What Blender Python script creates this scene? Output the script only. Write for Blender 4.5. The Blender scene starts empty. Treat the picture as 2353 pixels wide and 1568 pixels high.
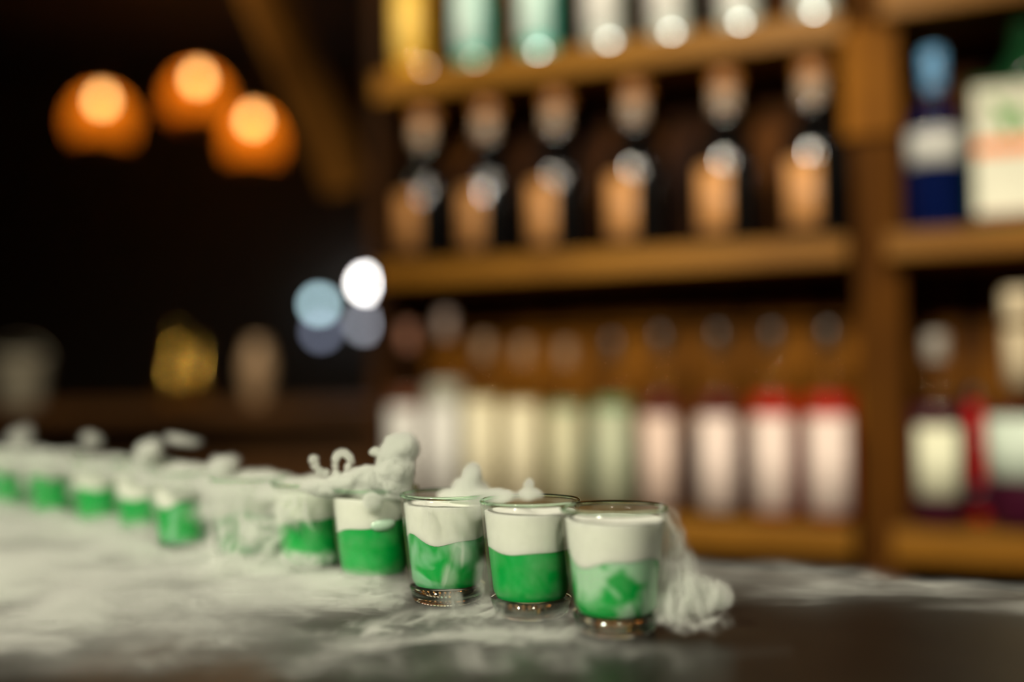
import bpy, bmesh, math, random
from mathutils import Vector, Matrix, noise as mnoise
SC = bpy.context.scene
COL = SC.collection
PI = math.pi
random.seed(7)

# ------------------------------------------------------------------ camera
FPX = 2400.0                       # focal length in pixels of the 2353 px frame
CAM_Z = 0.1195                     # the bar top is z = 0
PITCH = math.atan((877 - 784) / FPX)
ROLL = 0.010
camd = bpy.data.cameras.new('camera'); cam = bpy.data.objects.new('camera', camd); COL.objects.link(cam)
SC.camera = cam
camd.sensor_width = 36.0; camd.lens = FPX / 2353 * 36.0
camd.clip_start = 0.02; camd.clip_end = 60
fwd = Vector((0, math.cos(PITCH), math.sin(PITCH)))
up0 = Vector((0, -math.sin(PITCH), math.cos(PITCH)))
rt0 = Vector((1, 0, 0))
rt = rt0 * math.cos(ROLL) - up0 * math.sin(ROLL)
up = up0 * math.cos(ROLL) + rt0 * math.sin(ROLL)
M = Matrix((rt, up, -fwd)).transposed().to_4x4(); M.translation = Vector((0, 0, CAM_Z))
cam.matrix_world = M
camd.dof.use_dof = True
camd.dof.focus_distance = 0.546
camd.dof.aperture_fstop = camd.lens / 1000 / (63.0 / FPX)
camd.dof.aperture_blades = 0

def at(px, py, Y):
    """the world point seen at a pixel of the photograph, at world depth Y"""
    d = fwd + rt * ((px - 1176.5) / FPX) + up * ((784 - py) / FPX)
    return Vector((0, 0, CAM_Z)) + d * (Y / d.y)

# ------------------------------------------------------------------ world, exposure
W = bpy.data.worlds.new('world'); SC.world = W; W.use_nodes = True
W.node_tree.nodes['Background'].inputs[0].default_value = (0.10, 0.09, 0.07, 1)
W.node_tree.nodes['Background'].inputs[1].default_value = 0.02
SC.view_settings.view_transform = 'Standard'; SC.view_settings.look = 'None'
SC.view_settings.exposure = 0.0; SC.view_settings.gamma = 1.0; SC.view_settings.use_curve_mapping = False
cy = SC.cycles
cy.volume_step_rate = 1.5; cy.volume_bounces = 7; cy.use_adaptive_sampling = True; cy.adaptive_threshold = 0.045; cy.max_bounces = 10; cy.transparent_max_bounces = 24; cy.volume_max_steps = 512
cy.transmission_bounces = 8; cy.glossy_bounces = 4; cy.diffuse_bounces = 3
cy.caustics_reflective = False; cy.caustics_refractive = False
cy.sample_clamp_indirect = 4.0
cy.use_denoising = True

# ------------------------------------------------------------------ unseen spotlights over bar, shelves and back room, some added for brightness
def lamp(name, kind, loc, target, energy, color, size=0.2, spot=None, blend=0.4):
    d = bpy.data.lights.new(name, kind); o = bpy.data.objects.new(name, d); COL.objects.link(o)
    d.energy = energy; d.color = color
    if kind == 'AREA': d.shape = 'DISK'; d.size = size
    else: d.shadow_soft_size = size
    if kind == 'SPOT': d.spot_size = math.radians(spot); d.spot_blend = blend
    o.location = loc
    o.rotation_euler = (Vector(target) - Vector(loc)).to_track_quat('-Z', 'Y').to_euler()
    return o
WARM = (1.0, 0.90, 0.72)
lamp('bar_key_spot', 'SPOT', (-1.10, -0.75, 1.35), (-0.12, 0.68, 0.02), 215, WARM, 0.10, 46, 0.35)
lamp('bar_front_spot', 'SPOT', (0.15, -0.9, 1.25), (0.12, 1.0, 0.0), 42, WARM, 0.07, 60, 0.5)
lamp('shelf_fill', 'SPOT', (-0.35, -0.2, 1.32), (0.55, 1.75, 0.30), 116, (1.0, 0.86, 0.66), 0.04, 60, 0.4)  # added to brighten the bottle labels on the shelves
lamp('shelf_low_spot', 'SPOT', (0.9, -0.4, 1.30), (0.72, 1.5, 0.05), 22, (1.0, 0.88, 0.70), 0.05, 60, 0.6)
lamp('upper_shelf_fill', 'SPOT', (-0.6, -.4, 1.0), (.28, 1.85, .82), 125, (1.0, .93, .80), .05, 30, .6)  # added to lift the upper row of bottles
lamp('brace_fill', 'SPOT', (-0.95, .9, 1.25), (-.42, 2.25, .55), 42, (1.0, .8, .5), .05, 40, .6)  # added so that the timber brace shows
lamp('back_room_spot', 'SPOT', (-0.8, 1.8, 1.30), (-1.1, 3.5, 0.0), 95, (1.0, 0.80, 0.55), 0.08, 80, 0.8)

# ------------------------------------------------------------------ materials
def sockin(n, name):
    for s in n.inputs:
        if s.name == name and s.enabled: return s
    return n.inputs[name]
def new_mat(name):
    m = bpy.data.materials.new(name); m.use_nodes = True; m.node_tree.nodes.clear()
    return m, m.node_tree
def c4(c): return (c[0], c[1], c[2], 1.0)
def pmat(name, col, rough=0.5, metal=0.0, var=0.12, scale=30.0, coat=0.0, spec=0.5, stretch=(1, 1, 1), sss=0.0, col2=None, bump=0.0, trans=0.0):
    m, t = new_mat(name); N = t.nodes; L = t.links
    out = N.new('ShaderNodeOutputMaterial'); p = N.new('ShaderNodeBsdfPrincipled')
    tc = N.new('ShaderNodeTexCoord'); mp = N.new('ShaderNodeMapping'); mp.inputs['Scale'].default_value = stretch
    nz = N.new('ShaderNodeTexNoise'); nz.inputs['Scale'].default_value = scale; nz.inputs['Detail'].default_value = 4
    mx = N.new('ShaderNodeMix'); mx.data_type = 'RGBA'
    a = [max(0, c * (1 - var)) for c in col]; b = col2 or [min(1, c * (1 + var)) for c in col]
    L.new(tc.outputs['Object'], mp.inputs['Vector']); L.new(mp.outputs[0], nz.inputs['Vector'])
    cr = N.new('ShaderNodeMapRange'); cr.inputs['From Min'].default_value = .35; cr.inputs['From Max'].default_value = .65
    L.new(nz.outputs['Fac'], cr.inputs['Value']); L.new(cr.outputs[0], sockin(mx, 'Factor'))
    mx.inputs[6].default_value = c4(a); mx.inputs[7].default_value = c4(b)
    L.new(mx.outputs[2], p.inputs['Base Color'])
    p.inputs['Roughness'].default_value = rough; p.inputs['Metallic'].default_value = metal
    p.inputs['Coat Weight'].default_value = coat; p.inputs['Specular IOR Level'].default_value = spec
    p.inputs['Transmission Weight'].default_value = trans
    if sss: p.inputs['Subsurface Weight'].default_value = sss; p.inputs['Subsurface Radius'].default_value = (.004, .006, .004); p.inputs['Subsurface Scale'].default_value = 1
    if bump:
        bp = N.new('ShaderNodeBump'); bp.inputs['Strength'].default_value = bump; bp.inputs['Distance'].default_value = .002
        L.new(nz.outputs['Fac'], bp.inputs['Height']); L.new(bp.outputs[0], p.inputs['Normal'])
    L.new(p.outputs[0], out.inputs['Surface'])
    return m
def wood(name, dark, light, scale=4.0, rough=0.45, axis=0, lo=.32, spec=.10):
    m, t = new_mat(name); N = t.nodes; L = t.links
    out = N.new('ShaderNodeOutputMaterial'); p = N.new('ShaderNodeBsdfPrincipled')
    tc = N.new('ShaderNodeTexCoord'); mp = N.new('ShaderNodeMapping')
    s = [18.0, 18.0, 18.0]; s[axis] = 1.6; mp.inputs['Scale'].default_value = s
    nz = N.new('ShaderNodeTexNoise'); nz.inputs['Scale'].default_value = scale; nz.inputs['Detail'].default_value = 6; nz.inputs['Distortion'].default_value = 0.6
    n2 = N.new('ShaderNodeTexNoise'); n2.inputs['Scale'].default_value = 5.0
    cr = N.new('ShaderNodeValToRGB'); cr.color_ramp.elements[0].color = c4(dark); cr.color_ramp.elements[1].color = c4(light)
    cr.color_ramp.elements[0].position = lo; cr.color_ramp.elements[1].position = lo + .36
    ad = N.new('ShaderNodeMath'); ad.operation = 'MULTIPLY_ADD'; ad.inputs[1].default_value = .45; 
    L.new(tc.outputs['Object'], mp.inputs['Vector']); L.new(mp.outputs[0], nz.inputs['Vector']); L.new(tc.outputs['Object'], n2.inputs['Vector'])
    m2 = N.new('ShaderNodeMath'); m2.operation = 'MULTIPLY'; m2.inputs[1].default_value = .55
    L.new(nz.outputs['Fac'], m2.inputs[0]); L.new(n2.outputs['Fac'], ad.inputs[0]); L.new(m2.outputs[0], ad.inputs[2])
    L.new(ad.outputs[0], cr.inputs[0]); L.new(cr.outputs[0], p.inputs['Base Color'])
    p.inputs['Roughness'].default_value = rough; p.inputs['Specular IOR Level'].default_value = spec
    L.new(p.outputs[0], out.inputs['Surface'])
    return m
def emit(name, col, strength):
    m, t = new_mat(name); out = t.nodes.new('ShaderNodeOutputMaterial'); e = t.nodes.new('ShaderNodeEmission')
    e.inputs[0].default_value = c4(col); e.inputs[1].default_value = strength; t.links.new(e.outputs[0], out.inputs['Surface']); return m
def thin_glass(name, tint, ior=1.45, rough=0.03, frost=0.0, frostcol=(.8, .8, .8)):
    """blown glass wall: clear with a fresnel reflection, optional faint frosting"""
    m, t = new_mat(name); N = t.nodes; L = t.links
    out = N.new('ShaderNodeOutputMaterial'); tr = N.new('ShaderNodeBsdfTransparent'); tr.inputs[0].default_value = c4(tint)
    gl = N.new('ShaderNodeBsdfGlossy'); gl.inputs['Roughness'].default_value = rough
    lw = N.new('ShaderNodeLayerWeight'); lw.inputs[0].default_value = .5
    pw = N.new('ShaderNodeMath'); pw.operation = 'POWER'; pw.inputs[1].default_value = 5; L.new(lw.outputs['Facing'], pw.inputs[0])
    fr = N.new('ShaderNodeMath'); fr.operation = 'MULTIPLY_ADD'; fr.inputs[1].default_value = .8; fr.inputs[2].default_value = ((ior - 1) / (ior + 1)) ** 2
    L.new(pw.outputs[0], fr.inputs[0])
    mx = N.new('ShaderNodeMixShader'); L.new(fr.outputs[0], mx.inputs[0])
    if frost > 0:
        df = N.new('ShaderNodeBsdfDiffuse'); df.inputs[0].default_value = c4(frostcol)
        nz = N.new('ShaderNodeTexNoise'); nz.inputs['Scale'].default_value = 90; nz.inputs['Detail'].default_value = 3
        tc = N.new('ShaderNodeTexCoord'); L.new(tc.outputs['Object'], nz.inputs['Vector'])
        mr = N.new('ShaderNodeMapRange'); mr.inputs['From Min'].default_value = .45; mr.inputs['From Max'].default_value = .75; mr.inputs['To Max'].default_value = frost
        L.new(nz.outputs['Fac'], mr.inputs['Value'])
        m2 = N.new('ShaderNodeMixShader'); L.new(mr.outputs[0], m2.inputs[0]); L.new(tr.outputs[0], m2.inputs[1]); L.new(df.outputs[0], m2.inputs[2])
        L.new(m2.outputs[0], mx.inputs[1])
    else: L.new(tr.outputs[0], mx.inputs[1])
    L.new(gl.outputs[0], mx.inputs[2]); L.new(mx.outputs[0], out.inputs['Surface'])
    return m
def solid_glass(name, col, ior=1.5, rough=0.0):
    m, t = new_mat(name); N = t.nodes
    out = N.new('ShaderNodeOutputMaterial'); g = N.new('ShaderNodeBsdfGlass'); g.inputs['Color'].default_value = c4(col)
    g.inputs['IOR'].default_value = ior; g.inputs['Roughness'].default_value = rough
    t.links.new(g.outputs[0], out.inputs['Surface']); return m
def drink_mat(name, green, pale, lo, hi, scale):
    """green drink with paler fog swirls drifting in it"""
    m, t = new_mat(name); N = t.nodes; L = t.links
    out = N.new('ShaderNodeOutputMaterial'); p = N.new('ShaderNodeBsdfPrincipled')
    tc = N.new('ShaderNodeTexCoord'); nz = N.new('ShaderNodeTexNoise'); nz.inputs['Scale'].default_value = scale
    nz.inputs['Detail'].default_value = 2; nz.inputs['Distortion'].default_value = 0.8
    mr = N.new('ShaderNodeMapRange'); mr.inputs['From Min'].default_value = lo; mr.inputs['From Max'].default_value = hi
    mx = N.new('ShaderNodeMix'); mx.data_type = 'RGBA'; mx.inputs[6].default_value = c4(green); mx.inputs[7].default_value = c4(pale)
    L.new(tc.outputs['Object'], nz.inputs['Vector']); L.new(nz.outputs['Fac'], mr.inputs['Value']); L.new(mr.outputs[0], sockin(mx, 'Factor'))
    L.new(mx.outputs[2], p.inputs['Base Color']); p.inputs['Roughness'].default_value = .35
    p.inputs['Specular IOR Level'].default_value = .2
    p.inputs['Subsurface Weight'].default_value = .35; p.inputs['Subsurface Radius'].default_value = (.001, .004, .0015); p.inputs['Subsurface Scale'].default_value = 1
    L.new(p.outputs[0], out.inputs['Surface']); return m
def smoke_mat(name, density, col=(.97, 1.0, .96), aniso=0.0):
    m, t = new_mat(name); N = t.nodes
    out = N.new('ShaderNodeOutputMaterial'); v = N.new('ShaderNodeVolumePrincipled')
    v.inputs['Color'].default_value = c4(col); v.inputs['Density'].default_value = density; v.inputs['Anisotropy'].default_value = aniso
    t.links.new(v.outputs[0], out.inputs['Volume']); return m
def cloud_mat(name, col=(.86, .86, .78), soft=0.35, wisp=0.0, scale=60):
    """dense vapour: milky body whose thin edges let the background through"""
    m, t = new_mat(name); N = t.nodes; L = t.links
    out = N.new('ShaderNodeOutputMaterial'); p = N.new('ShaderNodeBsdfPrincipled'); p.inputs['Base Color'].default_value = c4(col)
    p.inputs['Roughness'].default_value = 1; p.inputs['Specular IOR Level'].default_value = 0
    p.inputs['Subsurface Weight'].default_value = .6; p.inputs['Subsurface Radius'].default_value = (.006, .006, .006); p.inputs['Subsurface Scale'].default_value = 1
    lw = N.new('ShaderNodeLayerWeight'); lw.inputs[0].default_value = .5
    mr = N.new('ShaderNodeMapRange'); mr.interpolation_type = 'SMOOTHSTEP'
    mr.inputs['From Min'].default_value = 1 - soft; mr.inputs['From Max'].default_value = 1.0
    mr.inputs['To Min'].default_value = 1.0; mr.inputs['To Max'].default_value = 0.0
    L.new(lw.outputs['Facing'], mr.inputs['Value'])
    res = mr.outputs[0]
    if wisp > 0:
        tc = N.new('ShaderNodeTexCoord'); nz = N.new('ShaderNodeTexNoise'); nz.inputs['Scale'].default_value = scale; nz.inputs['Distortion'].default_value = 1.2; nz.inputs['Detail'].default_value = 3
        L.new(tc.outputs['Object'], nz.inputs['Vector'])
        m3 = N.new('ShaderNodeMapRange'); m3.inputs['From Min'].default_value = .35; m3.inputs['From Max'].default_value = .6; m3.inputs['To Min'].default_value = 1 - wisp
        L.new(nz.outputs['Fac'], m3.inputs['Value'])
        ml = N.new('ShaderNodeMath'); ml.operation = 'MULTIPLY'; L.new(res, ml.inputs[0]); L.new(m3.outputs[0], ml.inputs[1]); res = ml.outputs[0]
    if soft > 0 or wisp > 0: L.new(res, p.inputs['Alpha'])
    L.new(p.outputs[0], out.inputs['Surface']); return m

# ------------------------------------------------------------------ mesh helpers
def obj(name, bm, m, parent=None, smooth=True):
    me = bpy.data.meshes.new(name); bmesh.ops.recalc_face_normals(bm, faces=bm.faces[:]); bm.to_mesh(me); bm.free()
    if smooth:
        for f in me.polygons: f.use_smooth = True
    o = bpy.data.objects.new(name, me); COL.objects.link(o)
    if m: me.materials.append(m)
    if parent: o.parent = parent
    return o
def sharp(o, deg=35):
    me = o.data
    try: me.set_sharp_from_angle(angle=math.radians(deg))
    except Exception: pass
    return o
def box(bm, x0, x1, y0, y1, z0, z1, mat=None, bev=0.0):
    v = [bm.verts.new(p) for p in ((x0, y0, z0), (x1, y0, z0), (x1, y1, z0), (x0, y1, z0), (x0, y0, z1), (x1, y0, z1), (x1, y1, z1), (x0, y1, z1))]
    fs = [bm.faces.new([v[i] for i in q]) for q in ((0, 3, 2, 1), (4, 5, 6, 7), (0, 1, 5, 4), (1, 2, 6, 5), (2, 3, 7, 6), (3, 0, 4, 7))]
    if bev: bmesh.ops.bevel(bm, geom=list({e for f in fs for e in f.edges}), offset=bev, segments=2, affect='EDGES', profile=.6)
    return bm
def bx(x0, x1, y0, y1, z0, z1, bev=0.0):
    return box(bmesh.new(), x0, x1, y0, y1, z0, z1, bev=bev)
def lathe(prof, seg=48, bm=None, close=True, cx=0, cyy=0, sy=1.0):
    """prof: [(r, z)], caps a profile that starts/ends at r > 0"""
    bm = bm or bmesh.new(); rings = []
    for r, z in prof:
        if r < 1e-6: rings.append([bm.verts.new((cx, cyy, z))])
        else: rings.append([bm.verts.new((cx + r * math.cos(2 * PI * k / seg), cyy + sy * r * math.sin(2 * PI * k / seg), z)) for k in range(seg)])
    for a, b in zip(rings, rings[1:]):
        if len(a) == 1 and len(b) == 1: continue
        for k in range(seg):
            j = (k + 1) % seg
            if len(a) == 1: bm.faces.new((a[0], b[j], b[k]))
            elif len(b) == 1: bm.faces.new((a[k], a[j], b[0]))
            else: bm.faces.new((a[k], a[j], b[j], b[k]))
    if close:
        if len(rings[0]) > 1: bm.faces.new(rings[0][::-1])
        if len(rings[-1]) > 1: bm.faces.new(rings[-1])
    return bm
def patch(r, z0, z1, a0, a1, th=0.0006, seg=24, sy=1.0, corner=0.0):
    """label: a thin curved sheet wrapped on a cylinder of radius r"""
    bm = bmesh.new(); g = []
    for rr in (r, r + th):
        rows = []
        for z in (z0, z1):
            rows.append([bm.verts.new((rr * math.cos(a0 + (a1 - a0) * k / seg), sy * rr * math.sin(a0 + (a1 - a0) * k / seg), z)) for k in range(seg + 1)])
        g.append(rows)
    (i0, i1), (o0, o1) = g
    for k in range(seg):
        bm.faces.new((o0[k], o0[k + 1], o1[k + 1], o1[k])); bm.faces.new((i0[k + 1], i0[k], i1[k], i1[k + 1]))
        bm.faces.new((i0[k], i0[k + 1], o0[k + 1], o0[k])); bm.faces.new((i1[k + 1], i1[k], o1[k], o1[k + 1]))
    for k in (0, seg): bm.faces.new((i0[k], o0[k], o1[k], i1[k]))
    return bm
def tube(bm, pts, rad, seg=12):
    """tube through points with a radius each"""
    pts = [Vector(p) for p in pts]; rings = []
    for i, p in enumerate(pts):
        d = (pts[min(i + 1, len(pts) - 1)] - pts[max(i - 1, 0)]).normalized()
        a = d.orthogonal().normalized() if i == 0 else (pa - d * pa.dot(d)).normalized()
        pa = a; b = d.cross(a); r = rad[i] if isinstance(rad, (list, tuple)) else rad
        rings.append([bm.verts.new(p + (a * math.cos(2 * PI * k / seg) + b * math.sin(2 * PI * k / seg)) * r) for k in range(seg)])
    for u, v in zip(rings, rings[1:]):
        for k in range(seg): bm.faces.new((u[k], u[(k + 1) % seg], v[(k + 1) % seg], v[k]))
    bm.faces.new(rings[0][::-1]); bm.faces.new(rings[-1])
    return bm
def tag(o, label=None, cat=None, group=None, kind=None):
    if label: o['label'] = label
    if cat: o['category'] = cat
    if group: o['group'] = group
    if kind: o['kind'] = kind
    return o
def thing(name, label, cat, loc=(0, 0, 0), rz=0.0, group=None):
    o = bpy.data.objects.new(name, None); COL.objects.link(o); o.empty_display_size = .02
    o.location = loc; o.rotation_euler = (0, 0, rz)
    return tag(o, label, cat, group)
def copy_tree(o, parent=None):
    c = o.copy(); COL.objects.link(c)
    if parent: c.parent = parent
    for ch in [x for x in bpy.data.objects if x.parent == o]: copy_tree(ch, c)
    return c
def struct(name, bm, m, smooth=False):
    return tag(obj(name, bm, m, None, smooth), kind='structure')

# ------------------------------------------------------------------ large structure
SA = math.radians(23)                                  # the back bar runs away to the left
U = Vector((math.cos(SA), -math.sin(SA), 0)); NV = Vector((-math.sin(SA), -math.cos(SA), 0))
P0 = Vector(((1870 - 1176.5) / FPX * 1.65, 1.65, 0))   # where the middle row's bottle stands
def s_of(px, off=0.0):
    """distance along the shelf of what shows at column px, 'off' metres in front of the bottle line"""
    k = (px - 1176.5) / FPX; B = P0 + NV * off
    return (k * B.y - B.x) / (U.x - k * U.y)
def sh(s, off, z):                                     # shelf coordinates -> world
    p = P0 + U * s + NV * off; return Vector((p.x, p.y, z))
SHELF = Matrix((U, -NV, Vector((0, 0, 1)))).transposed().to_4x4()
SHELF.translation = P0                                 # local x along, y away from camera, z up
def place_shelf(o): o.matrix_world = SHELF.copy(); return o

M_wall = pmat('dark_plaster', (.012, .010, .008), .8, var=.2, scale=6)
M_floor = wood('floor_boards', (.02, .012, .006), (.05, .03, .015))
M_bar = pmat('bar_top_black', (.011, .009, .005), .34, var=.35, scale=14, spec=.16, bump=.08)
M_wood = wood('shelf_oak', (.14, .056, .005), (.28, .125, .013), 3.2, .45)
M_wood_dk = wood('back_panel_pine', (.012, .003, .0005), (.20, .065, .005), 1.1, .7, lo=.42, axis=2)  # dark pine, its amber patches painted as spots of light
M_lit_pine = wood('lit_pine', (.035, .010, .0), (.26, .095, .004), 1.3, .7, axis=2)  # lighter pine: lamplight on the wood put into the colour
M_post = wood('post_pine', (.022, .006, .0), (.10, .034, .001), 1.4, .8, axis=2)
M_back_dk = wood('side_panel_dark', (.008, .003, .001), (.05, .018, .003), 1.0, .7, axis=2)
M_beam = wood('brace_timber', (.035, .014, .004), (.22, .09, .016), 1.0, .6)

struct('floor', bx(-5, 5, -2.5, 8, -1.10, -1.05), M_floor)
struct('ceiling', bx(-5, 5, -2.5, 8, 2.40, 2.45), M_wall)
struct('wall_back', bx(-5, 5, 7.5, 7.6, -1.05, 2.40), M_wall)
struct('wall_left', bx(-5, -4.9, -2.5, 7.5, -1.05, 2.40), M_wall)
struct('wall_right', bx(4.9, 5, -2.5, 7.5, -1.05, 2.40), M_wall)
struct('wall_front', bx(-5, 5, -2.5, -2.4, -1.05, 2.40), M_wall)

# bar counter: the far edge runs parallel to the back bar
c30 = Vector((math.cos(math.radians(30)), -math.sin(math.radians(30)), 0)); e0 = Vector((.132, .672, 0))
def bar_poly(z0, z1, inset=0.0):
    bm = bmesh.new(); nb = Vector((c30.y, -c30.x, 0)) * -1
    a = e0 + c30 * -1.6 - Vector((.5, .866, 0)) * inset; b = e0 + c30 * 1.3 - Vector((.5, .866, 0)) * inset
    pts = [(a.x, a.y), (b.x, b.y), (b.x - .35, b.y - .75), (a.x - .45, a.y - 1.1)]
    lo = [bm.verts.new((x, y, z0)) for x, y in pts]; hi = [bm.verts.new((x, y, z1)) for x, y in pts]
    bm.faces.new(lo); bm.faces.new(hi)
    for k in range(4): bm.faces.new((lo[k], lo[(k + 1) % 4], hi[(k + 1) % 4], hi[k]))
    return bm
bar = thing('bar_counter', 'dark brown bar counter with the green shots and drifting vapour on it', 'bar counter', (0, 0, -1.05))
tp = obj('countertop', bar_poly(1.01, 1.05), M_bar, bar, False)
obj('counter_body', bar_poly(0.0, 1.01, .06), pmat('bar_front_paint', (.03, .018, .010), .5), bar, False)

# ------------------------------------------------------------------ back bar shelving
ZL0, ZL1 = -.147, -.100        # lower shelf
ZM0, ZM1 = .294, .334          # middle shelf
ZU0, ZU1 = .632, .680          # upper shelf
sL = s_of(862, .07); sR = s_of(1952, .07); sP0 = s_of(1965, .04); sP1 = s_of(2078, .04); sQ = s_of(2040, .07)
unit = thing('back_bar_shelving', 'tall oak back bar shelving left of the post, filled with bottles', 'shelving')
place_shelf(unit)
def part_bx(name, x0, x1, y0, y1, z0, z1, m, par, bev=.004):
    return obj(name, bx(x0, x1, y0, y1, z0, z1, bev), m, par, False)
for z0, z1 in ((ZL0, ZL1), (ZM0, ZM1), (ZU0, ZU1)): part_bx('shelf_board', sL, sR, -.07, .13, z0, z1, M_wood, unit)
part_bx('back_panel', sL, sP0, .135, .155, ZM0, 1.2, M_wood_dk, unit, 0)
part_bx('lower_back_panel', sL, sP0, .135, .155, -.80, ZM0 - .001, M_lit_pine, unit, 0)
part_bx('side_panel', sL - .03, sL, -.04, .155, -.80, 1.2, M_back_dk, unit)
part_bx('lit_wall_band', sL, sP0, .115, .134, .215, .262, M_lit_pine, unit)  # board added for the lit band across the back wall
cab = part_bx('cabinet', sL, sP0, -.05, .13, -1.05, -.22, pmat('cabinet_black', (.012, .009, .006), .5), unit)
post = thing('timber_post', 'upright pine post between the two runs of shelving', 'post'); place_shelf(post)
part_bx('shaft', sP0 + .004, sP1, -.04, .10, -1.05, 1.3, M_post, post)
part_bx('lit_patch', sP0 - .01, sP1 + .002, -.055, -.041, .485, .655, M_lit_pine, post)  # board added for the lit amber patch on the post
unit2 = thing('back_bar_shelving', 'oak back bar shelving right of the post, holding the wide pale-labelled bottle', 'shelving'); place_shelf(unit2)
sE = sQ + 1.0
for z0, z1 in ((ZL0, ZL1), (ZM0, ZM1), (ZU0 + .02, ZU1 + .02)): part_bx('shelf_board', sQ, sE, -.085, .13, z0, z1, M_wood, unit2)
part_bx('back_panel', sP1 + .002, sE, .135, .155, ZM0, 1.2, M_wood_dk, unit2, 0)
part_bx('lower_back_panel', sP1 + .002, sE, .135, .155, -.80, ZM0 - .001, M_lit_pine, unit2, 0)
part_bx('cabinet', sP1 + .03, sE, -.05, .13, -1.05, -.22, bpy.data.materials['cabinet_black'], unit2)

# diagonal timber brace at the left end of the shelving
def beam(name, a, b, w, d, m, label, cat):
    a = Vector(a); b = Vector(b); L_ = (b - a).length
    o = obj(name, bx(-w / 2, w / 2, -d / 2, d / 2, 0, L_, .004), m, None, False)
    o.rotation_euler = (b - a).to_track_quat('Z', 'Y').to_euler(); o.location = a
    return tag(o, label, cat)
M_brace = wood('brace_timber_up', (.03, .012, .003), (.26, .11, .018), .9, .6, axis=2)
beam('timber_brace', at(800, 430, 2.35), at(585, -70, 2.15), .085, .07, M_brace, 'diagonal timber brace rising from the left end of the shelving', 'beam')

# ------------------------------------------------------------------ bottles
M_blackglass = pmat('black_bottle_glass', (.003, .003, .003), .07, spec=.65, var=.1)
M_copper = pmat('copper_label', (.50, .235, .075), .5, var=.15, scale=40)
M_coppercap = pmat('copper_cap', (.45, .17, .03), .5)
M_necklab = pmat('tan_neck_label', (.42, .30, .20), .6, var=.12, scale=60)
M_clear = thin_glass('clear_bottle_glass', (.93, .94, .92))
M_capdark = pmat('dark_cap', (.020, .022, .018), .3)
M_captan = pmat('tan_cork_cap', (.26, .17, .10), .6)
def bottle(name, label, cat, s, off, z, r, H, body, m_glass, m_cap, labels, group=None, neck=.26, cap=.12, m_liq=None, fill=.6, rn=.30, rz=0.0, square=False):
    """body: height fraction where the shoulder begins"""
    t = thing(name, label, cat, sh(s, off, z), -SA + rz, group)
    zb = H * body; zn = H * (1 - neck); zc = H * (1 - cap); n = r * rn
    prof = [(0, .004), (r * .8, .001), (r * .95, .003), (r, .010)]
    prof += [(r, zb * q) for q in (.35, .7, 1.0)]
    for k in range(1, 8):
        q = k / 8; prof.append((n + (r - n) * (math.cos(q * PI) * .5 + .5) ** .8, zb + (zn - zb) * q))
    prof += [(n, zn), (n, zc - .004), (n * 1.16, zc - .003), (n * 1.16, zc + .001), (0, zc + .001)]
    g = obj('glass_body', lathe(prof, 36), m_glass, t)
    cp = [(0, zc), (n * 1.18, zc), (n * 1.22, zc + .002), (n * 1.22, H - .003), (n * 1.1, H), (0, H)]
    obj('cap', lathe(cp, 24), m_cap, t)
    if m_liq:
        ri = r - .003; zt = .006 + (zb - .006) * min(fill, 1)
        pl = [(0, .006), (ri * .9, .006), (ri, .012), (ri, zt)]
        if fill > 1:
            zt2 = zb + (zn - zb) * (fill - 1)
            for k in range(1, 7):
                q = (fill - 1) * k / 6; pl.append((max(n - .003, 0.004) + (ri - n + .003) * (math.cos(q * PI) * .5 + .5) ** .8, zb + (zn - zb) * q))
        pl.append((0, pl[-1][1]))
        obj('liquid', lathe(pl, 36), m_liq, t)
    for (nm, f0, f1, half, m, rr) in labels:
        o = obj(nm, patch((r if rr is None else n * rr) + .0008, H * f0, H * f1, -PI / 2 - half, -PI / 2 + half), m, t)
    return t

# middle row: six squat black bottles with copper labels
necks = [980, 1125, 1285, 1467, 1676, 1878]
where = ['leftmost of the six, at the dark end of the shelf', 'second from the left end of the middle shelf', 'third from the left end of the middle shelf',
         'third from the post on the middle shelf', 'next to last before the post', 'nearest the post, brightest label of the six']
for px, w in zip(necks, where):
    bottle('liquor_bottle', 'black bottle with copper label, ' + w, 'bottle', s_of(px), 0.0, ZM1, .056, .296, .48, M_blackglass, M_coppercap,
           [('label', .07, .43, .46, M_copper, None), ('neck_label', .75, .885, 1.3, M_necklab, 1.02)], 'black bottles on the middle shelf', neck=.30, cap=.11, rn=.36, rz=-.22)

# upper row
def liq(name, c, rough=.3): return pmat(name, c, rough, var=.08, sss=.0)
M_amber = liq('amber_spirit', (.90, .45, .03)); M_teal = liq('teal_spirit', (.06, .55, .42)); M_white = liq('clear_pale_spirit', (.66, .70, .62))
M_labw = pmat('white_label', (.80, .78, .70), .6, var=.05, scale=50)
M_labteal = pmat('pale_teal_label', (.66, .88, .78), .6, var=.08, scale=50)
M_labyel = pmat('gold_label', (.92, .60, .12), .55, var=.1, scale=50)
M_foot = pmat('pale_glass_foot', (.45, .36, .28), .15)
ups = [(965, M_amber, M_labyel, 'amber bottle standing at the left end of the upper shelf'),
       (1105, M_teal, M_labteal, 'pale teal bottle beside the amber one on the upper shelf'),
       (1255, M_teal, M_labteal, 'pale teal bottle beside the clear ones on the upper shelf'),
       (1405, M_white, M_labw, 'clear bottle standing right beside the second teal bottle, upper shelf'),
       (1555, M_white, M_labw, 'second clear bottle counted from the teal pair on the upper shelf'),
       (1715, M_white, M_labw, 'brightest clear bottle on the upper shelf, second before the post'),
       (1890, M_white, M_labw, 'clear bottle at the right end of the upper shelf, closest to the post')]
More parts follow.
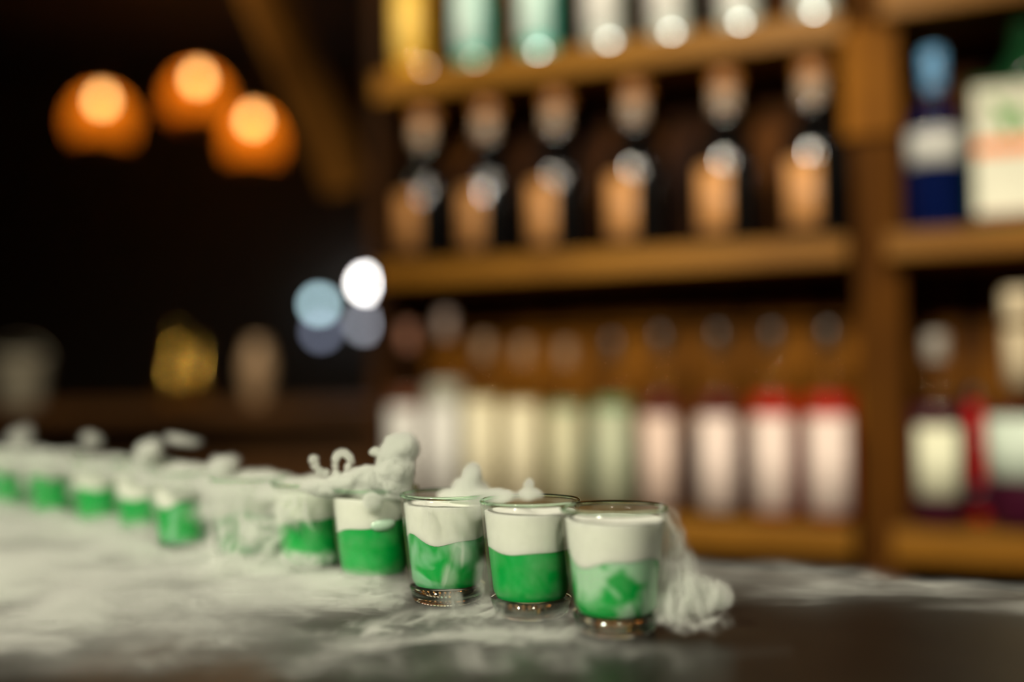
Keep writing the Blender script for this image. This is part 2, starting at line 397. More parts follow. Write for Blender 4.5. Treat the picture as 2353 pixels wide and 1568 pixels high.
for px, ml, lb, lab in ups:
    bottle('spirit_bottle', lab, 'bottle', s_of(px), .02, ZU1, .036, .30, .66, M_clear, M_captan, [('label', .10, .58, .80, lb, None)], 'bottles on the upper shelf', m_liq=ml, fill=1.3)

# small glowing discs added on the upper shelf as glints at the bottle feet
M_glint = emit('shelf_light_glow', (.92, 1.0, .90), 13.0); M_glint_dim = emit('dim_glint_glow', (1.0, .80, .62), 5.0)
for px, py, mm in ((980, 128, M_glint_dim), (1097, 130, M_glint_dim), (1245, 112, M_glint), (1410, 58, M_glint), (1555, 26, M_glint), (1715, 32, M_glint), (1888, 14, M_glint)):
    sx = s_of(px, .065)
    lo = obj('shelf_light', lathe([(0, 0), (.0050, 0), (.0050, .002), (.0035, .0045), (0, .005)], 16), mm, unit); lo.location = (sx, -.0645, ZU1)
# lower row, left run
def lowlab(n, c): return pmat(n, c, .6, var=.06, scale=45)
L_white = lowlab('cool_white_label', (.72, .72, .68)); L_cream = lowlab('cream_label', (.80, .74, .52)); L_sage = lowlab('sage_label', (.48, .52, .36))
L_pink = lowlab('blush_label', (.78, .60, .50)); L_rose = lowlab('rosy_white_label', (.84, .70, .62))
R_red = liq('red_liqueur', (.10, .006, .010)); R_brt = liq('bright_red_liqueur', (.50, .006, .004)); R_dark = liq('dark_red_liqueur', (.10, .006, .012))
R_yel = liq('yellow_liqueur', (.62, .50, .16)); R_grn = liq('green_liqueur', (.14, .30, .13)); R_brn = liq('brown_liqueur', (.16, .05, .02)); R_cl = liq('clear_liqueur', (.5, .5, .42))
G_low = 'liqueur bottles on the lower shelf'
low = [  # px, off, r, H, liquid, label, cap, description, label range
    (938, .02, .035, .325, R_brn, L_white, pmat('pinkish_cap', (.34, .15, .09), .5), 'white-labelled bottle with pinkish brown cap, at the left end of the lower shelf', (.03, .54)),
    (1024, .02, .036, .345, R_cl, L_white, pmat('grey_pink_cap', (.30, .22, .18), .5), 'tallest white-labelled bottle, with greyish cap, near the left end of the lower shelf', (.03, .52)),
    (1112, .02, .034, .30, R_yel, L_cream, M_captan, 'cream-labelled bottle just right of the two wide white-labelled ones', (.04, .62)),
    (1203, .02, .034, .29, R_yel, L_cream, M_captan, 'yellow bottle with cream label, second of the two cream ones on the lower shelf', (.04, .62)),
    (1300, .02, .034, .285, R_grn, lowlab('straw_sage_label', (.60, .58, .38)), M_captan, 'olive green bottle with straw-coloured label, beside the yellow bottle', (.04, .60)),
    (1408, .02, .037, .295, R_grn, L_sage, M_capdark, 'green bottle with sage label and dark cap, left of the red bottles', (.04, .58)),
    (1518, .02, .037, .305, R_red, L_pink, M_capdark, 'dark red bottle with blush label, first of the four red ones', (.05, .53)),
    (1650, .02, .038, .305, R_red, L_rose, M_capdark, 'dark red bottle with rosy white label, second of the four red ones', (.05, .53)),
    (1775, .02, .038, .305, R_brt, L_rose, M_capdark, 'bright red bottle with white label, third of the four red ones', (.05, .53)),
    (1903, .02, .040, .305, R_brt, L_rose, M_capdark, 'bright red bottle with white label, last before the post', (.05, .53))]
for i, (px, off, r, H, ml, lb, mc, lab, (f0, f1)) in enumerate(low):
    bottle('liqueur_bottle', lab, 'bottle', s_of(px, off), off, ZL1, r, H, .62, M_clear, mc, [('label', f0, f1, .95 if i < 6 else .82, lb, None)], G_low, m_liq=ml, fill=1.12, neck=.27, cap=.13)

# right run
M_blue = pmat('cobalt_bottle_glass', (.002, .006, .045), .06, spec=.7); M_bluecap = pmat('sky_blue_foil', (.16, .42, .72), .3, var=.2)
M_silverlab = pmat('pale_shoulder_label', (.55, .56, .52), .5)
bottle('gin_bottle', 'cobalt blue bottle with sky blue foil neck and pale shoulder label', 'bottle', s_of(2160, .02), .02, ZM1, .043, .278, .55, M_blue, M_bluecap,
       [('shoulder_label', .36, .54, 1.0, M_silverlab, None), ('neck_foil', .78, .86, PI * .98, M_bluecap, 1.02)], neck=.26, cap=.14, rn=.30)
# wide flat bottle with the pale label
t = thing('herbal_liqueur_bottle', 'wide dark green bottle with large pale label, leaf emblem and orange band', 'bottle', sh(s_of(2375, .02), .02, ZM1), -SA)
M_grglass = pmat('dark_green_glass', (.01, .06, .02), .07, spec=.7)
WB = .078
obj('glass_body', bx(-WB, WB, -.036, .036, .001, .220, .012), M_grglass, t)
obj('neck', lathe([(0, .19), (.05, .210), (.036, .235), (.019, .262), (.017, .285), (0, .286)], 28), M_grglass, t)
obj('cap', lathe([(0, .2855), (.0185, .2855), (.0185, .297), (.016, .299), (0, .299)], 24), M_grglass, t)
lb = obj('label', bx(-WB + .006, WB - .006, -.0375, -.0362, .014, .206), pmat('ivory_label', (.74, .74, .58), .6, var=.05, scale=40), t, False)
obj('orange_band', bx(-WB + .006, WB - .006, -.0382, -.0377, .106, .126), pmat('orange_ink', (.85, .20, .02), .6), lb, False)
obj('maroon_band', bx(-WB + .006, WB - .006, -.0382, -.0377, .014, .021), pmat('maroon_ink', (.25, .04, .03), .6), lb, False)
bm = bmesh.new()
for cx, cz, a in ((-.032, .157, .5), (-.014, .167, -.3), (-.024, .145, 1.4), (-.006, .151, 2.2), (-.038, .173, -1.0)):
    ring = []
    for k in range(16):
        q = 2 * PI * k / 16; x = .014 * math.cos(q); zz = .006 * math.sin(q) * (1 - .3 * math.cos(q))
        ring.append(bm.verts.new((cx + x * math.cos(a) - zz * math.sin(a), -.0382, cz + x * math.sin(a) + zz * math.cos(a))))
    bm.faces.new(ring)
for f in bmesh.ops.extrude_face_region(bm, geom=bm.faces[:])['geom']:
    if isinstance(f, bmesh.types.BMVert): f.co.y += .0006
obj('leaf_emblem', bm, pmat('leaf_green_ink', (.10, .36, .06), .6), lb, False)
# lower right
M_cream2 = lowlab('cream_green_label', (.78, .80, .58)); M_pgreen = lowlab('pale_mint_label', (.62, .74, .62))
M_purple = liq('purple_liqueur', (.055, .006, .022)); M_redglass = pmat('ruby_glass', (.55, .004, .006), .1, spec=.6)
bottle('liqueur_bottle', 'purple bottle with cream-green label right of the post', 'bottle', s_of(2150, .03), .03, ZL1, .042, .285, .60, M_clear, pmat('grey_cap', (.30, .28, .24), .4),
       [('label', .16, .52, .72, M_cream2, None)], 'bottles on the lower right shelf', m_liq=M_purple, fill=1.15, neck=.27, cap=.14)
bottle('liqueur_bottle', 'ruby red bottle half hidden behind the purple one', 'bottle', s_of(2236, -.05), -.05, ZL1, .036, .20, .80, M_redglass, M_capdark,
       [('label', .10, .30, .5, M_purple, None)], 'bottles on the lower right shelf', neck=.2, cap=.1)
bottle('liqueur_bottle', 'dark bottle with pale mint label and tall cream neck, at the right end', 'bottle', s_of(2343, .03), .03, ZL1, .052, .345, .50, M_clear, pmat('cream_cap', (.62, .52, .34), .5),
       [('label', .22, .47, 1.1, M_pgreen, None), ('neck_label', .60, .84, PI * .98, bpy.data.materials['cream_cap'], 1.03)], 'bottles on the lower right shelf', m_liq=M_purple, fill=1.0, neck=.38, cap=.13, rn=.34)

# ------------------------------------------------------------------ back room
M_counter = wood('far_counter_wood', (.03, .014, .005), (.085, .040, .014), 2.0, .5)
t = thing('far_counter', 'dark wooden counter across the room, below the pendant lamps', 'counter', (0, 0, -1.05))
CY = 3.0
obj('countertop', bx(-2.9, -.10, CY - .22, CY + .45, 1.05 + .02, 1.05 + .06, .004), M_counter, t, False)
obj('front_panel', bx(-2.85, -.12, CY - .14, CY + .40, 0, 1.07, .004), M_counter, t, False)
ZC = .06
M_gold = pmat('gold_foil', (.80, .50, .10), .16, 1.0, var=.1); M_gold2 = pmat('old_gold_foil', (.62, .40, .06), .2, 1.0, var=.1)
def far_bottle(px, Y, r, H, m, name, label, cat, group=None):
    p = at(px, 800, Y); t = thing(name, label, cat, (p.x, Y, ZC), 0, group)
    obj('body', lathe([(0, .002), (r * .9, 0), (r, .008), (r, H * .55), (r * .8, H * .64), (r * .36, H * .76), (r * .34, H * .93)], 24), m, t)
    obj('stopper', lathe([(0, H * .93), (r * .45, H * .93), (r * .5, H * .96), (r * .4, H), (0, H)], 20), m, t)
    return t
far_bottle(395, 3.02, .040, .165, M_gold, 'gold_bottle', 'pale gold bottle glinting on the far counter, front left of three', 'bottle', 'gold bottles on the far counter')
far_bottle(455, 3.10, .040, .19, M_gold, 'gold_bottle', 'gold bottle glinting on the far counter, right of the pale one', 'bottle', 'gold bottles on the far counter')
far_bottle(405, 3.20, .036, .235, M_gold2, 'gold_bottle', 'tallest gold bottle on the far counter, behind the other two', 'bottle', 'gold bottles on the far counter')
p = at(592, 850, 2.95); t = thing('table_vase', 'tan vase at the right end of the far counter', 'vase', (p.x, 2.95, ZC))
obj('body', lathe([(0, .001), (.022, 0), (.026, .006), (.036, .05), (.042, .10), (.036, .14), (.022, .165), (.026, .18), (.023, .18), (.019, .165), (.030, .12), (.032, .06), (0, .02)], 28), pmat('tan_glaze', (.34, .24, .15), .4), t)
p = at(45, 800, 2.95); t = thing('ice_bucket', 'grey-white ice bucket at the left end of the far counter', 'bucket', (p.x, 2.95, ZC))
obj('body', lathe([(0, .001), (.055, 0), (.060, .01), (.075, .14), (.078, .145), (.074, .147), (.068, .14), (.052, .012), (0, .010)], 32), pmat('grey_enamel', (.30, .30, .25), .45), t)
bm = bmesh.new(); tube(bm, [(.074 * math.cos(q), 0, .13 + .055 * math.sin(q)) for q in [PI * k / 12 for k in range(13)]], .003, 8); obj('handle', bm, pmat('grey_wire', (.35, .35, .30), .4, .8), t)

# pendant lamps
M_cordm = pmat('black_cord', (.01, .01, .01), .6); M_shade, _t = new_mat('amber_glass_shade')
_o = _t.nodes.new('ShaderNodeOutputMaterial'); _a = _t.nodes.new('ShaderNodeBsdfTranslucent'); _a.inputs[0].default_value = (.95, .36, .03, 1)
_b = _t.nodes.new('ShaderNodeBsdfTransparent'); _b.inputs[0].default_value = (1, .75, .35, 1); _m = _t.nodes.new('ShaderNodeMixShader'); _m.inputs[0].default_value = .35
_n = _t.nodes.new('ShaderNodeTexNoise'); _n.inputs['Scale'].default_value = 20
_t.links.new(_b.outputs[0], _m.inputs[1]); _t.links.new(_a.outputs[0], _m.inputs[2]); _t.links.new(_m.outputs[0], _o.inputs['Surface'])
M_bulb = emit('warm_bulb', (1.0, .77, .56), 11.5)
for px, py, rr, lab in ((234, 232, 1.0, 'amber pendant lamp, lowest hung at the far left of the three'), (455, 182, 1.0, 'amber pendant lamp hanging highest, the middle one of three'), (582, 278, .9, 'amber pendant lamp nearest the timber brace')):
    Y = 6.0; p = at(px, py, Y)
    t = thing('pendant_lamp', lab, 'lamp', p, 0, 'pendant lamps in the back room')
    obj('lamp_shade', lathe([(.02, .06), (.05, .05), (.11 * rr, .02), (.165 * rr, -.06), (.18 * rr, -.14), (.15 * rr, -.24)], 32, close=False), M_shade, t)
    b = obj('bulb', lathe([(0, -.036), (.018, -.032), (.031, -.016), (.034, 0), (.030, .016), (.018, .034), (.012, .05), (0, .05)], 20), M_bulb, t)
    obj('socket', lathe([(0, .05), (.016, .05), (.02, .09), (.012, .10), (0, .10)], 16), M_cordm, t)
    bm = bmesh.new(); tube(bm, [(0, 0, .098), (0, 0, 2.40 - p.z)], .004, 8); obj('cord', bm, M_cordm, t)
    d = bpy.data.lights.new('pendant_light', 'POINT'); d.energy = 4.5; d.color = (1, .55, .2); d.shadow_soft_size = .03
    lo = bpy.data.objects.new('pendant_light', d); COL.objects.link(lo); lo.location = (p.x, p.y, p.z - .05)
# wall lamps with two cool bulbs each
def wall_lamp(pxs, Y, top, low, lab):
    (x1, y1, s1, c1), (x2, y2, s2, c2) = top, low
    p = at(x1, y1, Y); q = at(x2, y2, Y)
    t = thing('wall_lamp', lab, 'lamp', (p.x, 7.5, q.z), 0, 'twin bulb lamps on the back wall')
    obj('back_plate', bx(-.03, .03, -.02, -.001, -.08, p.z - q.z + .08, .004), M_cordm, t, False)
    for w, s, c, nm in ((p, s1, c1, 'upper_bulb'), (q, s2, c2, 'lower_bulb')):
        bm = bmesh.new(); tube(bm, [(0, -.01, w.z - q.z), (w.x - p.x, Y - 7.5 + .04, w.z - q.z)], .008, 8); obj('arm', bm, M_cordm, t)
        b = obj(nm, lathe([(0, -.045), (.025, -.038), (.043, -.015), (.045, 0), (.040, .02), (.022, .042), (0, .046)], 20), emit(nm + '_glow', c, s), t)
        b.location = (w.x - p.x, Y - 7.5, w.z - q.z)
wall_lamp(0, 7.3, (733, 700, 7.0, (.55, .80, .86)), (738, 762, 2.4, (.45, .50, .68)), 'left twin wall lamp with a blue-white upper bulb')
wall_lamp(0, 7.3, (843, 652, 26.0, (1, .97, .93)), (838, 745, 4.0, (.55, .58, .66)), 'right twin wall lamp with a dazzling white upper bulb beside the shelving')

# ------------------------------------------------------------------ shot glasses
H_G, R_R, R_B = .0587, .0258, .0194
M_wallg = thin_glass('shot_glass_wall', (.985, 1.0, .985), 1.45, .02, frost=.05, frostcol=(.75, .80, .70))
M_baseg = solid_glass('shot_glass_base', (.96, .99, .96))
M_rimg = solid_glass('shot_glass_rim', (.84, .96, .86))
M_bubble = pmat('bubble_film', (.52, .74, .58), .2, var=.05, sss=.2)
GREEN = (.0, .40, .06); PALE = (.42, .72, .48)
M_drink = drink_mat('green_drink', GREEN, (.01, .43, .085), .35, .7, 40)
M_drink_fog = drink_mat('foggy_green_drink', GREEN, PALE, .40, .53, 50)
M_drink_mid = drink_mat('streaked_green_drink', GREEN, (.22, .58, .32), .46, .62, 48)
M_vap = cloud_mat('glass_vapour', (.84, .86, .78), 0.0)
def r_out(z):
    q = z / H_G; return R_B + (R_R - R_B) * (q ** .85)
def make_glass(px_c, d, drink, zb, tilt, label, seed, topz=.0530, bubble=None):
    ragged = 1.0 if drink is M_drink else 2.6
    X = (px_c - 1176.5) / FPX * d
    t = thing('shot_glass', label, 'shot glass', (X, d, 0.0), seed * .7, 'green shots lined up on the bar')
    zi = .0092; wt = .0016; S = 56
    po = [(r_out(z) if z > .002 else R_B - .0008, z) for z in [0.0, .0012, .003] + [H_G * k / 14 for k in range(2, 14)] + [H_G - .0012]]
    pin = [(r_out(z) - wt, z) for z in [H_G - .0012] + [H_G * k / 14 for k in range(13, 2, -1)] + [zi + .002]]
    obj('glass_wall', lathe([p for p in po if p[1] > .0090] + pin, S, close=False), M_wallg, t)
    ri = r_out(zi) - wt
    obj('glass_base', lathe([(0, .0006), (R_B - .003, .0), (R_B - .0008, .0006), (R_B, .003), (r_out(.0088), .0088), (ri, .0088), (ri * .7, .0080), (0, .0076)], S), M_baseg, t)
    rc = r_out(H_G) - wt / 2
    bm = bmesh.new(); rg = []
    for k in range(S):
        a = 2 * PI * k / S
        rg.append([bm.verts.new(((rc + .0011 * math.cos(b)) * math.cos(a), (rc + .0011 * math.cos(b)) * math.sin(a), H_G - .0006 + .0010 * math.sin(b))) for b in [2 * PI * j / 8 for j in range(8)]])
    for k in range(S):
        for j in range(8): bm.faces.new((rg[k][j], rg[(k + 1) % S][j], rg[(k + 1) % S][(j + 1) % 8], rg[k][(j + 1) % 8]))
    obj('rim', bm, M_rimg, t)
    # drink and the vapour resting on it, meeting in a wavy line
    def zw(a):
        wa = a + t.rotation_euler.z
        return zb + tilt * math.cos(wa - 0.15) + ragged * (.0008 * math.sin(3 * a + seed) + .0005 * math.sin(5 * a + 2 * seed))
    gap = .0001
    def fill_mesh(lo, hi, n, toplift, inner=0.0):
        bm = bmesh.new(); rows = []
        for i in range(n + 1):
            row = []
            for k in range(S):
                a = 2 * PI * k / S; z0 = lo(a); z1 = hi(a); z = z0 + (z1 - z0) * i / n
                r = r_out(z) - wt - gap - inner
                if i == 0 and lo(0) < .0105: r *= .93
                row.append(bm.verts.new((r * math.cos(a), r * math.sin(a), z)))
            rows.append(row)
        for u, v in zip(rows, rows[1:]):
            for k in range(S): bm.faces.new((u[k], u[(k + 1) % S], v[(k + 1) % S], v[k]))
        c0 = bm.verts.new((0, 0, sum(v.co.z for v in rows[0]) / S)); prev = rows[-1]
        for k in range(S): bm.faces.new((rows[0][(k + 1) % S], rows[0][k], c0))
        for q in (.75, .5, .25):
            row = []
            for k in range(S):
                v = prev[k].co if q == .75 else base[k]
                if q == .75: pass
                b0 = rows[-1][k].co
                x, y = b0.x * q, b0.y * q
                row.append(bm.verts.new((x, y, b0.z + toplift * (mnoise.noise(Vector((x * 90 + seed, y * 90, seed))) + .3) * (1 - q))))
            base = [v.co for v in row]
            for k in range(S): bm.faces.new((prev[k], prev[(k + 1) % S], row[(k + 1) % S], row[k]))
            prev = row
        c1 = bm.verts.new((0, 0, rows[-1][0].co.z))
        for k in range(S): bm.faces.new((prev[k], prev[(k + 1) % S], c1))
        return bm
    sharp(obj('drink', fill_mesh(lambda a: zi + .0003, lambda a: zw(a) + .0006, 8, .0, .0002), drink, t), 40)
    sharp(obj('vapour_fill', fill_mesh(zw, lambda a: topz, 8, .004), M_vap, t), 40)
    if bubble:
        ang, bz, w, h = bubble
        bm = bmesh.new(); bmesh.ops.create_uvsphere(bm, u_segments=28, v_segments=16, radius=1)
        for v in bm.verts: v.co = Vector((v.co.x * w, v.co.y * .0022, v.co.z * h))
        rr = r_out(bz) - wt - .0010; wa = ang - t.rotation_euler.z
        b = obj('bubble', bm, M_bubble, t); b.location = (rr * math.cos(wa), rr * math.sin(wa), bz); b.rotation_euler = (0, -.12, wa + PI / 2)
    return t
glasses = [(1406, .505, M_drink_fog, .0350, .000, 'foremost shot glass, foggy mottled green drink, at the right end of the row'),
           (1214, .541, M_drink, .0342, .0, 'clean two-tone shot glass, white over green, second from the right end'),
           (1024, .577, M_drink_mid, .0350, .0, 'shot glass with vapour spilling down its front, third from the right end'),
           (858, .615, M_drink, .0385, .0048, 'shot glass with an oval bubble under its white cloud, below the tall plume'),
           (718, .653, M_drink, .0370, .003, 'shot glass half veiled by vapour, just left of the one with the oval bubble'),
           (573, .692, M_drink_mid, .0360, .0, 'shot glass almost buried in swirling vapour, between two clearer glasses'),
           (430, .742, M_drink_mid, .0375, .0, 'shot glass with a broad pale cap of vapour, left of the buried one'),
           (338, .812, M_drink, .0340, .0, 'shot glass showing a sharp dark green wedge beneath the ring of vapour'),
           (236, .862, M_drink, .0370, .0, 'blurred shot glass between the green wedge and the rounded green square'),
           (132, .915, M_drink, .0425, .0, 'blurred shot glass showing a rounded green square, second from the left edge'),
           (28, .965, M_drink, .0440, .0, 'blurred shot glass cut by the left edge, with a pale spot in its drink')]
GP = []
for i, (px, d, dr, zb, ti, lab) in enumerate(glasses):
    g = make_glass(px, d, dr, zb, ti, lab, i + 1, bubble=((-PI / 2 + .36, .0392, .0072, .0036) if i == 3 else (-PI / 2 - .25, .034, .003, .003) if i == 10 else None))
    GP.append(Vector((g.location.x, g.location.y, 0)))
# ------------------------------------------------------------------ vapour (real volumes)
class F:
    """small helper that writes a geometry-nodes field"""
    def __init__(self, ng): self.N = ng.nodes; self.L = ng.links
    def put(self, v, sock):
        if isinstance(v, bpy.types.NodeSocket): self.L.new(v, sock)
        else: sock.default_value = v
    def m(self, op, a, b=0.0, c=0.0, clamp=False):
        n = self.N.new('ShaderNodeMath'); n.operation = op; n.use_clamp = clamp
        self.put(a, n.inputs[0]); self.put(b, n.inputs[1])
        if op in ('MULTIPLY_ADD', 'SMOOTH_MAX'): self.put(c, n.inputs[2])
        return n.outputs[0]
    def v(self, op, a, b=None, sc=None):
        n = self.N.new('ShaderNodeVectorMath'); n.operation = op
        self.put(a, n.inputs[0])
        if b is not None: self.put(b, n.inputs[1])
        if sc is not None: self.put(sc, n.inputs['Scale'])
        return n.outputs['Value'] if op in ('LENGTH', 'DISTANCE', 'DOT_PRODUCT') else n.outputs['Vector']
    def noise(self, vec, scale, detail=1.0, rough=.5, dist=0.0, color=False):
        n = self.N.new('ShaderNodeTexNoise'); self.put(vec, n.inputs['Vector']); n.inputs['Scale'].default_value = scale
        n.inputs['Detail'].default_value = detail; n.inputs['Roughness'].default_value = rough; n.inputs['Distortion'].default_value = dist
        return n.outputs['Color'] if color else n.outputs['Fac']
    def smooth(self, x, a, b, lo=0.0, hi=1.0):
        n = self.N.new('ShaderNodeMapRange'); n.interpolation_type = 'SMOOTHSTEP'
        for k, q in (('Value', x), ('From Min', a), ('From Max', b), ('To Min', lo), ('To Max', hi)): self.put(q, n.inputs[k])
        return n.outputs[0]
def smoke(name, label, lo, hi, vox, blobs, warps, ridge, density, col=(.97, 1.0, .96), stretch=(1, 1, 1), edge=(0.0, .6), floor=None, aniso=0.0, merge=.35, low=.25):  # faint green in col stands for light scattered off the drinks
    """blobs: (x, y, z, rx, ry, rz, strength); warps: [(scale, amplitude)]; ridge: (scale, width, mix, detail)"""
    ng = bpy.data.node_groups.new(name, 'GeometryNodeTree')
    ng.interface.new_socket('Geometry', in_out='INPUT', socket_type='NodeSocketGeometry')
    ng.interface.new_socket('Geometry', in_out='OUTPUT', socket_type='NodeSocketGeometry')
    f = F(ng); N = ng.nodes
    out = N.new('NodeGroupOutput'); vc = N.new('GeometryNodeVolumeCube')
    vc.inputs['Min'].default_value = lo; vc.inputs['Max'].default_value = hi
    for k, i in zip('XYZ', range(3)): vc.inputs['Resolution ' + k].default_value = max(4, int((hi[i] - lo[i]) / vox))
    pos = N.new('GeometryNodeInputPosition').outputs[0]
    P = pos
    for sc, am in warps:
        c = f.noise(f.v('MULTIPLY', P, stretch), sc, 1.0, color=True)
        P = f.v('ADD', P, f.v('MULTIPLY', f.v('SUBTRACT', c, (.5, .5, .5)), (am, am, am)))
    shape = stren = None
    for (x, y, z, rx, ry, rz, st) in blobs:
        d = f.v('LENGTH', f.v('MULTIPLY', f.v('SUBTRACT', P, (x, y, z)), (1 / rx, 1 / ry, 1 / rz)))
        d = f.m('SUBTRACT', 1.0, d); k = f.smooth(d, -.35, .25, 0.0, st)
        shape = d if shape is None else f.m('SMOOTH_MAX', shape, d, merge)
        stren = k if stren is None else f.m('MAXIMUM', stren, k)
    tot = f.m('MULTIPLY', f.smooth(shape, edge[0], edge[1]), stren)
    rs, rw, rm, rd = ridge
    if rm > 0:
        n1 = f.noise(f.v('MULTIPLY', P, stretch), rs, rd)
        r1 = f.smooth(f.m('ABSOLUTE', f.m('SUBTRACT', n1, .5)), rw, 0.0)
        n2 = f.noise(f.v('ADD', f.v('MULTIPLY', P, stretch), (3.1, 1.7, .4)), rs * .45, rd)
        r2 = f.smooth(f.m('ABSOLUTE', f.m('SUBTRACT', n2, .5)), rw * .8, 0.0)
        lowf = f.smooth(f.noise(P, rs * .3, 1), .38, .62, low, 1.0)
        rr = f.m('MULTIPLY', f.m('MAXIMUM', r1, r2), lowf)
        tot = f.m('MULTIPLY', tot, f.m('MULTIPLY_ADD', rr, rm, 1 - rm))
    if floor is not None:      # keeps close to the bar: fades with height
        sp = N.new('ShaderNodeSeparateXYZ'); f.put(pos, sp.inputs[0])
        hn = f.smooth(f.noise(P, 14, 1), .3, .7, floor[0], floor[1])
        tot = f.m('MULTIPLY', tot, f.smooth(f.m('DIVIDE', sp.outputs[2], hn), 1.0, .25))
    f.put(tot, vc.inputs['Density'])
    mt = smoke_mat(name + '_vapour', density, col, aniso)
    sm = N.new('GeometryNodeSetMaterial'); sm.inputs['Material'].default_value = mt
    ng.links.new(vc.outputs[0], sm.inputs[0]); ng.links.new(sm.outputs[0], out.inputs[0])
    v = bpy.data.volumes.new(name); v.materials.append(mt)
    o = bpy.data.objects.new(name, v); COL.objects.link(o)
    md = o.modifiers.new('field', 'NODES'); md.node_group = ng
    return tag(o, label, 'vapour', None, 'stuff')
def blob(px, py, Y, rpx, rpz=None, ry=None, st=1.0):
    """ellipsoid as big as rpx x rpz pixels of the photo at depth Y"""
    p = at(px, py, Y); k = Y / FPX
    return (p.x, p.y, p.z, rpx * k, (ry or rpx * k), (rpz or rpx) * k, st)

# low mist rolling over the bar in front of the row
mist = [(-.40, .86, .0, .30, .25, .050, 1.0), (-.24, .66, .0, .20, .14, .030, 1.0), (-.21, .56, .0, .18, .085, .018, .8),
        (-.50, .68, .0, .25, .15, .035, .8), (-.16, .67, .0, .08, .05, .03, .6), (-.16, .47, .0, .18, .06, .012, .07)]
smoke('bar_mist', 'pale mist rolling low over the bar in front of the left glasses', (-.56, .41, .0005), (-.06, 1.02, .044), .0014, mist,
      [(9, .06), (26, .024), (60, .012)], (30, .045, .90, 3.0), 230, stretch=(.45, 1.0, 1.6), edge=(0, .45), floor=(.008, .026))
fine = [(-.10, .575, .0, .12, .060, .020, 1.0), (-.14, .62, .0, .07, .05, .024, .9), (-.06, .51, .0, .15, .06, .008, .5), (-.03, .550, .0, .08, .020, .010, .35),
        (-.005, .480, .0, .035, .010, .012, .9), (.0, .445, .0, .22, .030, .007, .22), (.01, .505, .0, .05, .015, .010, .3)]
smoke('front_mist', 'thin stringy mist lying on the bar before the sharpest glasses', (-.22, .42, .0005), (.12, .67, .022), .0006, fine,
      [(14, .05), (40, .020), (90, .008), (190, .003)], (46, .020, .98, 3.0), 560, stretch=(.4, 1.0, 1.6), edge=(0, .5), floor=(.003, .018), low=.0)
# vapour brimming over the rims of the left glasses
rimb = []
for i in range(4, 11):
    p = GP[i]; rimb.append((p.x, p.y, .054, .038, .036, .009, .9)); rimb.append((p.x + .004, p.y - .020, .050, .020, .012, .012, .35))
for i in range(5, 10):      # tongues of vapour between neighbouring glasses
    p = GP[i].lerp(GP[i + 1], .5); rimb.append((p.x + .004, p.y - .020, .034, .009, .010, .030, .30))
rimb += [blob(40, 1005, .93, 22, 34, .02, .35), blob(205, 1015, .88, 26, 20, .015, .35), blob(345, 1035, .80, 40, 24, .02, .6), blob(420, 1012, .78, 42, 12, .015, .4), blob(520, 1066, .70, 36, 28, .02, .6)]
smoke('rim_vapour', 'white vapour brimming over the rims of the left glasses', (-.50, .60, .030), (-.06, 1.01, .090), .0013, rimb,
      [(22, .016), (55, .010), (120, .004)], (60, .12, .6, 1.0), 600, edge=(0, .5), merge=.2)
# the tall plume over the fourth glass with its two little curls
plume = [blob(924, 1028, .600, 44, 40, .012), blob(908, 1040, .600, 42, 46, .012), blob(912, 1075, .600, 48, 46, .014), blob(900, 1110, .602, 52, 36, .014), blob(864, 1038, .600, 13, 12, .004), blob(850, 1100, .602, 60, 34, .013),
         blob(880, 1130, .604, 84, 22, .016), blob(800, 1112, .606, 54, 28, .012), blob(750, 1122, .612, 64, 22, .014), blob(850, 1155, .588, 24, 30, .005, .2)]
q = [(785 + 18 * math.cos(a) + 3, 1060 - 20 * math.sin(a)) for a in [PI * k / 12 for k in range(13)]] + [(770, 1072), (772, 1085), (776, 1097), (800, 1072), (797, 1086), (790, 1098)]
plume += [blob(x, y, .606, 10, 10, .003, .6) for x, y in q]
plume += [blob(x, y, .610, r, r, .004, .7) for x, y, r in ((720, 1055, 14), (727, 1068, 11), (738, 1080, 9), (752, 1088, 9))]
smoke('vapour_plume', 'tall rounded plume of vapour with two small curls rising over the glass with the oval bubble', (-.130, .570, .040), (-.044, .640, .098), .0006, plume,
      [(45, .006), (110, .0035), (260, .0018)], (110, .08, .75, 2.0), 1800, edge=(0, .35), merge=.35)
dome = [blob(1085, 1092, .575, 24, 36, .010, .6), blob(1078, 1125, .574, 50, 34, .012, .6), blob(1060, 1140, .574, 70, 20, .014, .6), blob(1145, 1142, .560, 50, 20, .012, .6), blob(1110, 1138, .565, 60, 20, .012, .6),
        blob(1216, 1118, .560, 18, 22, .006, .4), blob(1216, 1136, .560, 40, 18, .010, .4), blob(1100, 1165, .552, 40, 34, .004, .3)]
smoke('vapour_mound', 'soft peaked mounds of vapour over the second and third glasses from the right', (-.066, .535, .040), (.034, .600, .092), .0008, dome,
      [(50, .006), (140, .003), (300, .0012)], (100, .12, .45, 1.5), 900, edge=(0, .6))
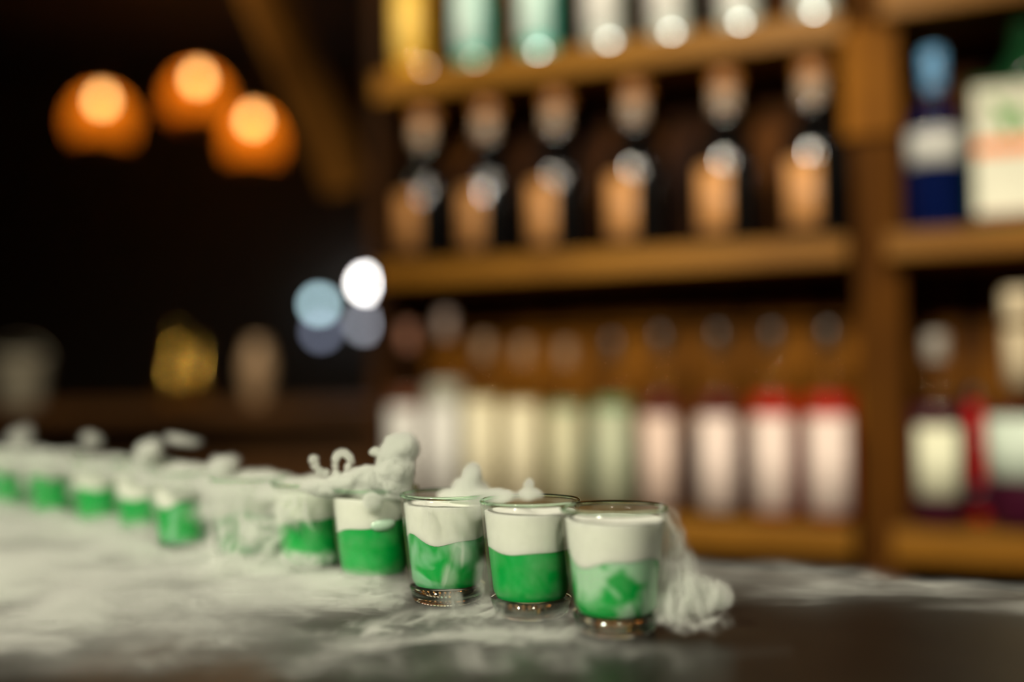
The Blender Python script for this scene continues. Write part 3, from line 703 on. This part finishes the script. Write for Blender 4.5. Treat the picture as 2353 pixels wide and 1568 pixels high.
# veils hanging in front of the fifth and sixth glasses
veil = [blob(540, 1180, .655, 130, 80, .018, .8), blob(620, 1230, .640, 110, 60, .015, .5), blob(680, 1170, .628, 90, 60, .012, .8), blob(510, 1270, .640, 70, 90, .012, .6), blob(600, 1300, .635, 160, 40, .03, .6), blob(700, 1290, .610, 80, 30, .02, .4)]
smoke('vapour_veil', 'swirling veil of vapour hanging before the half buried glasses', (-.215, .590, .002), (-.085, .690, .070), .0009, veil,
      [(28, .020), (70, .010), (160, .004)], (60, .03, .95, 1.5), 520, stretch=(1, 1, .8), edge=(0, .55))
# wisps spilling down the front of the third glass from the right
wisp = [blob(1045, 1200, .548, 42, 40, .004, .45), blob(1050, 1260, .546, 34, 50, .004, .8), blob(1030, 1320, .545, 26, 40, .004, .7), blob(1040, 1375, .543, 34, 30, .006, .5), blob(975, 1190, .549, 22, 50, .003, .35), blob(1108, 1330, .535, 26, 70, .005, .35)]
smoke('spilling_wisps', 'wisps of vapour spilling down the front of the third glass from the right', (-.062, .530, .001), (-.004, .558, .060), .0006, wisp,
      [(50, .010), (130, .004)], (100, .05, .88, 1.0), 800, stretch=(1.2, 1, .45), edge=(0, .6))
# vapour pouring off the right rim of the foremost glass
fall = [blob(1530, 1190, .505, 26, 36, .010, .45), blob(1545, 1240, .505, 40, 50, .012, .30), blob(1558, 1290, .503, 52, 56, .013, .26), blob(1568, 1335, .502, 62, 50, .015, .30),
        blob(1540, 1395, .500, 56, 54, .012, .60), blob(1605, 1365, .502, 66, 60, .014, .60), blob(1650, 1370, .503, 46, 44, .012, .6), blob(1590, 1432, .490, 110, 10, .02, .25)]
smoke('falling_vapour', 'vapour pouring off the foremost glass and puffing up on the bar at its right', (.062, .470, .001), (.118, .532, .066), .0007, fall,
      [(45, .009), (120, .006), (260, .0030)], (80, .035, .92, 2.5), 950, stretch=(1.3, 1.3, .40), edge=(0, .5))
# thin streaks crawling over the bar towards its far right edge
streak = [(.16, .61, .0, .09, .05, .016, .5), (.24, .585, .0, .14, .035, .012, .35), (.12, .56, .0, .07, .020, .010, .3), (.30, .54, .0, .10, .03, .010, .28), (.09, .65, .0, .08, .05, .018, .6)]
smoke('trailing_mist', 'thin streaks of mist trailing over the bare bar towards its right end', (.075, .440, .0005), (.38, .72, .022), .0012, streak,
      [(12, .04), (36, .014), (90, .005)], (40, .055, .93, 2.0), 170, stretch=(.35, 1.0, 1.6), edge=(0, .5), floor=(.004, .016))
